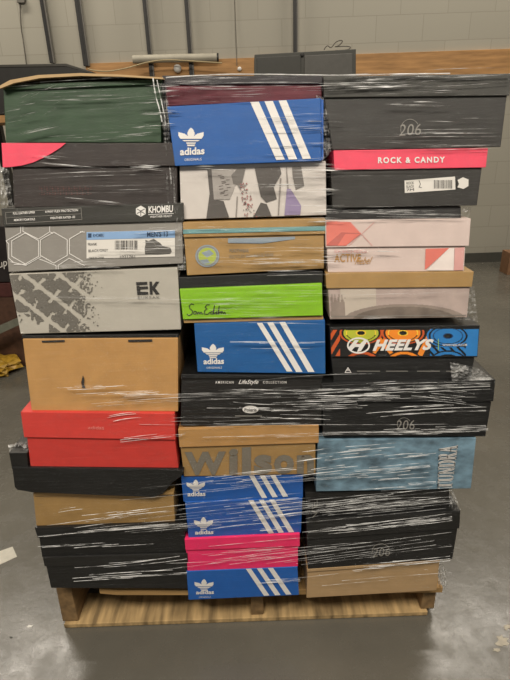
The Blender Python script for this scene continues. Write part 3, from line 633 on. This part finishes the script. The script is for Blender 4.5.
br.inputs['Color1'].default_value = lin('#a6a192'); br.inputs['Color2'].default_value = lin('#a29d8e'); br.inputs['Mortar'].default_value = lin('#989384')
L.new(tc.outputs['Object'], mp.inputs['Vector']); L.new(mp.outputs['Vector'], br.inputs['Vector']); L.new(br.outputs['Color'], b.inputs['Base Color']); b.inputs['Roughness'].default_value = .6
bp = nt.nodes.new('ShaderNodeBump'); bp.inputs['Strength'].default_value = .15; bp.inputs['Distance'].default_value = .002; bp.invert = True
L.new(br.outputs['Fac'], bp.inputs['Height']); L.new(bp.outputs['Normal'], b.inputs['Normal'])
o = cuboid('wall_back', -6, 6, WY, WY+.2, 0, 5.2, wm, None, 0); o['kind'] = 'structure'
dark = mat('dark_steel', '#262420', .5, var=.1); rubber = mat('vinyl_base', '#47463f', .5, var=.08)
o = cuboid('baseboard_back', -6, PY(508, 262, WY).x, WY-.012, WY, 0, .095, rubber); o['kind'] = 'structure'
ply = mat('plywood', '#b08452', .7, var=.22, scale=5, stretch=(1, 1, 9), bump=.2)
zt = PY(500, 49, WY-.03).z
o = cuboid('plywood_board', PY(86, 70, WY-.03).x, 4.2, WY-.03, WY-.0005, zt-.26, zt, ply)
tag(o, 'long horizontal plywood board fixed along the grey block wall', 'wooden board')
# shelf uprights on the wall
for k, (xt, xb, yb, lab) in enumerate(((41.5, 51.5, 63, 'short black shelf upright, leftmost on the wall'), (77, 86, 66, 'wide dark shelf upright, second from the left on the wall'), (147, 151, 72, 'thin dark shelf upright crossing the left end of the white pole'),
        (187.5, 191, 72, 'dark shelf upright crossing the middle of the white pole'), (295, 295, 60, 'dark shelf upright rising behind the grey cabinet'))):
    pb = PY(xb, yb, WY-.05); pt = PY(xt, 0, WY-.05); w = .04 if k == 1 else .028
    xc = pb.x
    zb = pb.z if k < 2 else zt-.24
    t = thing('shelf_upright', lab, 'shelf upright', (xc, WY-.045, zb), 'shelf uprights on the block wall')
    cuboid('channel', xc-w/2, xc+w/2, WY-.055, WY-.031 if k > 0 else WY, zb, zb+1.9, dark, t)
    cuboid('side_flange', xc+w/2, xc+w/2+.012, WY-.05, WY-.032, zb, zb+1.9, mat('grey_steel', '#6b675f', .45, var=.1), t)
    cuboid('slot_strip', xc-.005, xc+.005, WY-.058, WY-.055, zb+.1, zb+1.85, mat('black_slot', '#24221f', .5), t, 0)
# thin cables
wire = mat('grey_wire', '#5d584e', .6)
def wiretop(px0, py0): return PY(px0, py0, WY-.01)
o = tube('wall_cable', [PY(19, -60, WY-.012), PY(20, 0, WY-.012), PY(20.5, 25, WY-.012), PY(24, 45, WY-.012), PY(26.5, 66, WY-.012)], .004, wire); tag(o, 'thin dark cable hanging from a small box at the far left of the wall', 'cable')
o = tube('wall_cable', [PY(233, -60, WY-.012), PY(234.5, 0, WY-.012), PY(236, 40, WY-.012), PY(237, 66, WY-.035)], .003, wire); tag(o, 'thin dark cable on the wall beside the grey cabinet', 'cable')
p = PY(20.5, 0, WY-.02)
t = prism('junction_box', [PY(16, -3, WY-.03), PY(25, -3, WY-.03), PY(24, 2.5, WY-.03), PY(17, 2.5, WY-.03)], .028, mat('jbox_grey', '#6f6a61', .5)); tag(t, 'small grey junction box at the top left wall edge', 'junction box')
# white pole resting across the uprights
cream = mat('cream_vinyl', '#aaa493', .6, var=.12, scale=12)
t = thing('cardboard_tube', 'long off-white tube lying level across the wall uprights', 'tube', PY(176, 62, WY-.1))
tube('tube_body', [PY(133, 59.5, WY-.088), PY(160, 58.5, WY-.088), PY(190, 58, WY-.088), PY(217, 57.5, WY-.088)], .032, cream, t)
tube('end_cap', [PY(217, 57.5, WY-.088), PY(218.6, 57.5, WY-.088)], .034, dark, t)
o = tube('hanging_cord', [PY(88, 69, WY-.25), PY(100, 72.5, WY-.25), PY(125, 69, WY-.22), PY(145, 62.5, WY-.17), PY(165, 59.5, WY-.165), PY(190, 61, WY-.165), PY(222, 63, WY-.165)], .005, mat('tan_cord', '#a99872', .6)); tag(o, 'tan cord drooping beneath the off-white tube', 'cord')
# bulbs: small white round things on the board
for x, y, r, lab in ((177.5, 68.5, .034, 'round white ball on the plywood below the off-white tube'), (239.5, 69, .018, 'tiny white ball on the plywood beside the grey cabinet')):
    bm = bmesh.new(); bmesh.ops.create_uvsphere(bm, u_segments=20, v_segments=12, radius=r, matrix=Matrix.Translation(PY(x, y, WY-.03-r*.6)))
    me = bpy.data.meshes.new('white_ball'); bm.to_mesh(me); bm.free(); o = link('white_ball', me, FILMPALE); tag(o, lab, 'ball')
    for p_ in me.polygons: p_.use_smooth = True
# grey cabinet / screen pair
CY = 4.2
def facing(name, q, Y, d, m, parent=None, bev=.004): return prism(name, [PY(x, y, Y) for x, y in q], d, m, parent, bev)
t = thing('wall_cabinet', 'dark grey two-door cabinet top showing behind the middle of the stack', 'cabinet', PY(305, 110, CY)+Vector((0, .2, 0)))
gm = mat('cabinet_grey', '#4c4b44', .5, var=.06); gm2 = mat('cabinet_panel', '#5f5d57', .45, var=.06)
facing('body', [(254.5, 54.5), (356, 49), (356, 115), (254.5, 118)], CY, .35, gm, t)
facing('door', [(257, 57.5), (301, 55.2), (301, 112), (257, 114)], CY-.012, .014, mat('cabinet_door_dark', '#45443e', .5, var=.05), t)
facing('door', [(304.5, 55.5), (352.5, 53), (352.5, 110), (304.5, 112)], CY-.012, .014, gm2, t)
t = facing('black_post', [(300.5, 53), (304.2, 52.8), (304.2, 56), (300.5, 56)], CY-.02, .01, dark, t)
# curly wires on the cabinet
vs = []
o = tube('curled_wire', [PY(324, 49.8, CY+.1), PY(327, 44, CY+.1), PY(331, 49, CY+.1), PY(336, 41, CY+.1), PY(344, 40, CY+.1), PY(339, 46, CY+.1), PY(333, 47, CY+.1), PY(345, 46, CY+.1), PY(352, 47, CY+.1), PY(347, 50.5, CY+.1), PY(335, 50.5, CY+.1)], .0035, wire); tag(o, 'tangled thin wire lying on top of the grey cabinet', 'wire')
# cabinet under: bench carrying the left black case
BY = 3.3
t = thing('equipment_case', 'dark low equipment case behind the top left of the stack', 'case', PY(40, 110, BY)+Vector((0, .2, 0)))
facing('body', [(-45, 67.5), (66, 66), (91, 73.5), (91, 112), (-45, 116)], BY, .4, mat('case_black', '#302e2a', .45, var=.1), t)
facing('top_rim', [(-45, 65.5), (66, 63.5), (93, 72), (91, 73.5), (66, 66.3), (-45, 67.8)], BY-.004, .41, mat('case_rim', '#46433c', .45), t, .001)
# tables holding them (legs reach the floor behind the stack)
def table(lab, x0, x1, y0, y1, z, m):
    t = thing('workbench', lab, 'workbench', ((x0+x1)/2, (y0+y1)/2, 0))
    cuboid('bench_top', x0, x1, y0, y1, z-.04, z, m, t)
    for x in (x0+.03, x1-.08):
        for y in (y0+.03, y1-.08): cuboid('leg', x, x+.05, y, y+.05, 0, z-.04, dark, t)
zc = PY(305, 118, CY).z; c0, c1 = PY(262, 110, CY).x, PY(350, 110, CY).x
table('workbench behind the stack carrying the grey cabinet', c0-.1, c1+.03, CY-.05, CY+.4, zc-.002, ply)
zc = PY(-45, 116, BY).z; table('workbench behind the stack carrying the dark equipment case', PY(-45, 112, BY).x, PY(91, 112, BY).x-.1, BY-.02, BY+.45, min(zc, PY(91, 112, BY).z)-.002, ply)

# things on the floor at the left edge, far behind
LY = 2.75
o = facing('storage_box', [(-70, 226), (7.5, 226), (9.5, 282), (-70, 284)], LY, .4, mat('far_black_card', '#25201f', .4, var=.2)); tag(o, 'black box with white lettering at the far left edge', 'box')
q = [(-6, 262), (6.5, 258), (7.5, 268), (-5, 272)]
def ptext(name, s, quad, Y, m, parent, bold=0):
    cu = bpy.data.curves.new(name, 'FONT'); cu.body = s; cu.offset = bold
    o_ = bpy.data.objects.new(name+'_tmp', cu); COL.objects.link(o_); bpy.context.view_layer.update()
    me = bpy.data.meshes.new_from_object(o_.evaluated_get(bpy.context.evaluated_depsgraph_get())); bpy.data.objects.remove(o_)
    xs = [v.co.x for v in me.vertices]; ys = [v.co.y for v in me.vertices]; x0, x1, y0, y1 = min(xs), max(xs), min(ys), max(ys)
    for v in me.vertices:
        x, y = bil(quad, (v.co.x-x0)/(x1-x0), 1-(v.co.y-y0)/(y1-y0)); v.co = PY(x, y, Y)
    me.materials.clear(); return link(name, me, m, parent)
ptext('printed_text', 'Pup', q, LY-.002, FILMPALE, o)
o = facing('storage_box', [(-70, 284.5), (9.5, 283), (12, 297), (-70, 298)], LY, .4, mat('far_maroon', '#4b2622', .5, var=.25)); tag(o, 'dull maroon box under the black lettered box at the left edge', 'box')
_a, _b = PY(-70, 298.5, LY), PY(12, 297.5, LY)
o = prism('storage_box', [_a, _b, Vector((_b.x+.01, LY, .001)), Vector((_a.x, LY, .001))], .4, mat('far_orange', '#4f3526', .6, var=.25)); tag(o, 'orange-brown box low at the left edge behind the stack', 'box')
o = prism('metal_rail', [PY(-40, 343, LY-.15), PY(19, 318, LY-.15), PY(19.5, 325, LY-.15), PY(-40, 352, LY-.15)], .04, mat('rail_grey', '#6e6e60', .45, var=.15)); tag(o, 'slanting grey metal rail at the left edge behind the stack', 'rail')
o = tube('black_hose', [PZ(9, 338, .018), PZ(14, 336, .018), PZ(22, 336, .018), PZ(27, 340, .018)], .018, mat('hose_black', '#151412', .6)); tag(o, 'short black hose end beside the tyre-track box', 'hose')
bm = bmesh.new(); bmesh.ops.create_icosphere(bm, subdivisions=3, radius=1)
random.seed(9); c = PZ(-5, 366, .045)
for v in bm.verts:
    k = 1+.22*math.sin(v.co.x*7+v.co.y*5)+.16*math.sin(v.co.z*11+v.co.x*4)+random.uniform(-.06, .06)
    v.co = Vector((v.co.x*.12*k, v.co.y*.10*k, max(-.044, v.co.z*.055*k)))+c
me = bpy.data.meshes.new('yellow_bag'); bm.to_mesh(me); bm.free(); o = link('plastic_bag', me, mat('bag_yellow', '#a8832a', .4, var=.35, scale=40)); tag(o, 'crumpled yellow bag on the floor at the left edge', 'bag')
# right edge: cardboard on floor
o = prism('cardboard_box', [PZ(507, 275), PZ(560, 273), PZ(560, 273)+Vector((0, 0, .2)), PZ(507, 275)+Vector((0, 0, .2))], .15, mat('far_kraft', '#8a6547', .7, var=.15)); tag(o, 'brown cardboard box on the floor at the far right edge', 'box')

# marks on the floor
tape = mat('tape_white', '#cfcabb', .6, var=.08, scale=60)
o = prism('floor_tape', [PZ(-14, 556, .0012), PZ(12.5, 546.5, .0012), PZ(17, 556.5, .0012), PZ(-12, 570, .0012)], .0011, tape, None, 0, Vector((0, 0, -1))); tag(o, 'strip of white tape on the floor left of the stack', 'tape')
def blot(name, px, py, rx, ry, lab, m, seed, grp=None):
    random.seed(seed); P = [PZ(px+rx*math.cos(a)*(k := random.uniform(.45, 1.1)), py+ry*math.sin(a)*k, .001) for a in [2*math.pi*i/16 for i in range(16)]]
    vs = P+[p-Vector((0, 0, .0009)) for p in P]; n = 16
    fs = [list(range(n))]+[(i, (i+1) % n, n+(i+1) % n, n+i) for i in range(n)]
    me = me_from(name, vs, fs); bm = bmesh.new(); bm.from_mesh(me); bmesh.ops.triangulate(bm, faces=bm.faces[:]); bmesh.ops.recalc_face_normals(bm, faces=bm.faces[:]); bm.to_mesh(me); bm.free()
    tag(link(name, me, m), lab, 'paint spot', grp)
pt = mat('paint_worn', '#a79f8e', .5, var=.2, scale=80)
blot('paint_spot', 502, 641, 8, 7, 'largest pale paint spot at the lower right edge of the floor', pt, 1)
blot('paint_spot', 507, 627, 4, 3.5, 'pale paint spot just above the largest one at the right edge', pt, 2)
blot('paint_spot', 497, 650, 5, 2.2, 'thin pale paint spot just below the largest one at the right edge', pt, 3)
blot('paint_spot', 30, 626, 3.4, 2, 'single small white paint spot left of the pallet', FILMPALE, 4)
dk = mat('grime', '#33312c', .6)
blot('paint_spot', 11, 637, 1.6, 1, 'tiny dark spot at the lower left of the floor', dk, 5)

# ================================================================== LIGHT
def area(name, loc, target, sx, sy, power, col):
    l = bpy.data.lights.new(name, 'AREA'); l.shape = 'RECTANGLE'; l.size = sx; l.size_y = sy; l.energy = power; l.color = col
    o = bpy.data.objects.new(name, l); COL.objects.link(o); o.location = loc
    o.rotation_euler = (Vector(target)-Vector(loc)).to_track_quat('-Z', 'Y').to_euler(); o['kind'] = 'helper'; return o
warm = (1, .915, .80)
area('ceiling_lamp_behind_left', (-2.5, 4.05, 4.5), (-2.5, 3.8, 0), 2.1, .3, 88, warm)
area('ceiling_lamp_behind_right', (2.3, 4.2, 4.5), (2.3, 3.9, 0), 2.0, .3, 75, warm)
area('ceiling_lamp_front_left', (-1.6, -1.6, 4.6), (-.5, .6, .4), 2.4, .25, 150, warm)
area('ceiling_lamp_front_right', (1.6, -1.2, 4.6), (.3, .8, .4), 2.4, .25, 135, warm)
w = bpy.data.worlds.new('room_light'); SC.world = w; w.use_nodes = True
w.node_tree.nodes['Background'].inputs['Color'].default_value = (.9, .86, .79, 1); w.node_tree.nodes['Background'].inputs['Strength'].default_value = .2

# ================================================================== CAMERA
cam = bpy.data.cameras.new('camera'); co = bpy.data.objects.new('camera', cam); COL.objects.link(co)
cam.sensor_fit = 'VERTICAL'; cam.sensor_height = 34; cam.lens = 34*F/680; cam.clip_start = .01
Rt = Vector((1, 0, 0)); Up = Vector((0, sp, cp)); Fw = Vector((0, cp, -sp))
# image right / up in the world: a = u cr + v sr ; b = -u sr + v cr
r_ = Rt*cr-Up*sr; u_ = Rt*sr+Up*cr
M = Matrix((r_, u_, -Fw)).transposed().to_4x4(); M.translation = Vector((0, 0, H))
co.matrix_world = M; SC.camera = co
vs_ = SC.view_settings; vs_.view_transform = 'Standard'; vs_.look = 'None'; vs_.gamma = 1; vs_.use_curve_mapping = False; vs_.exposure = 0
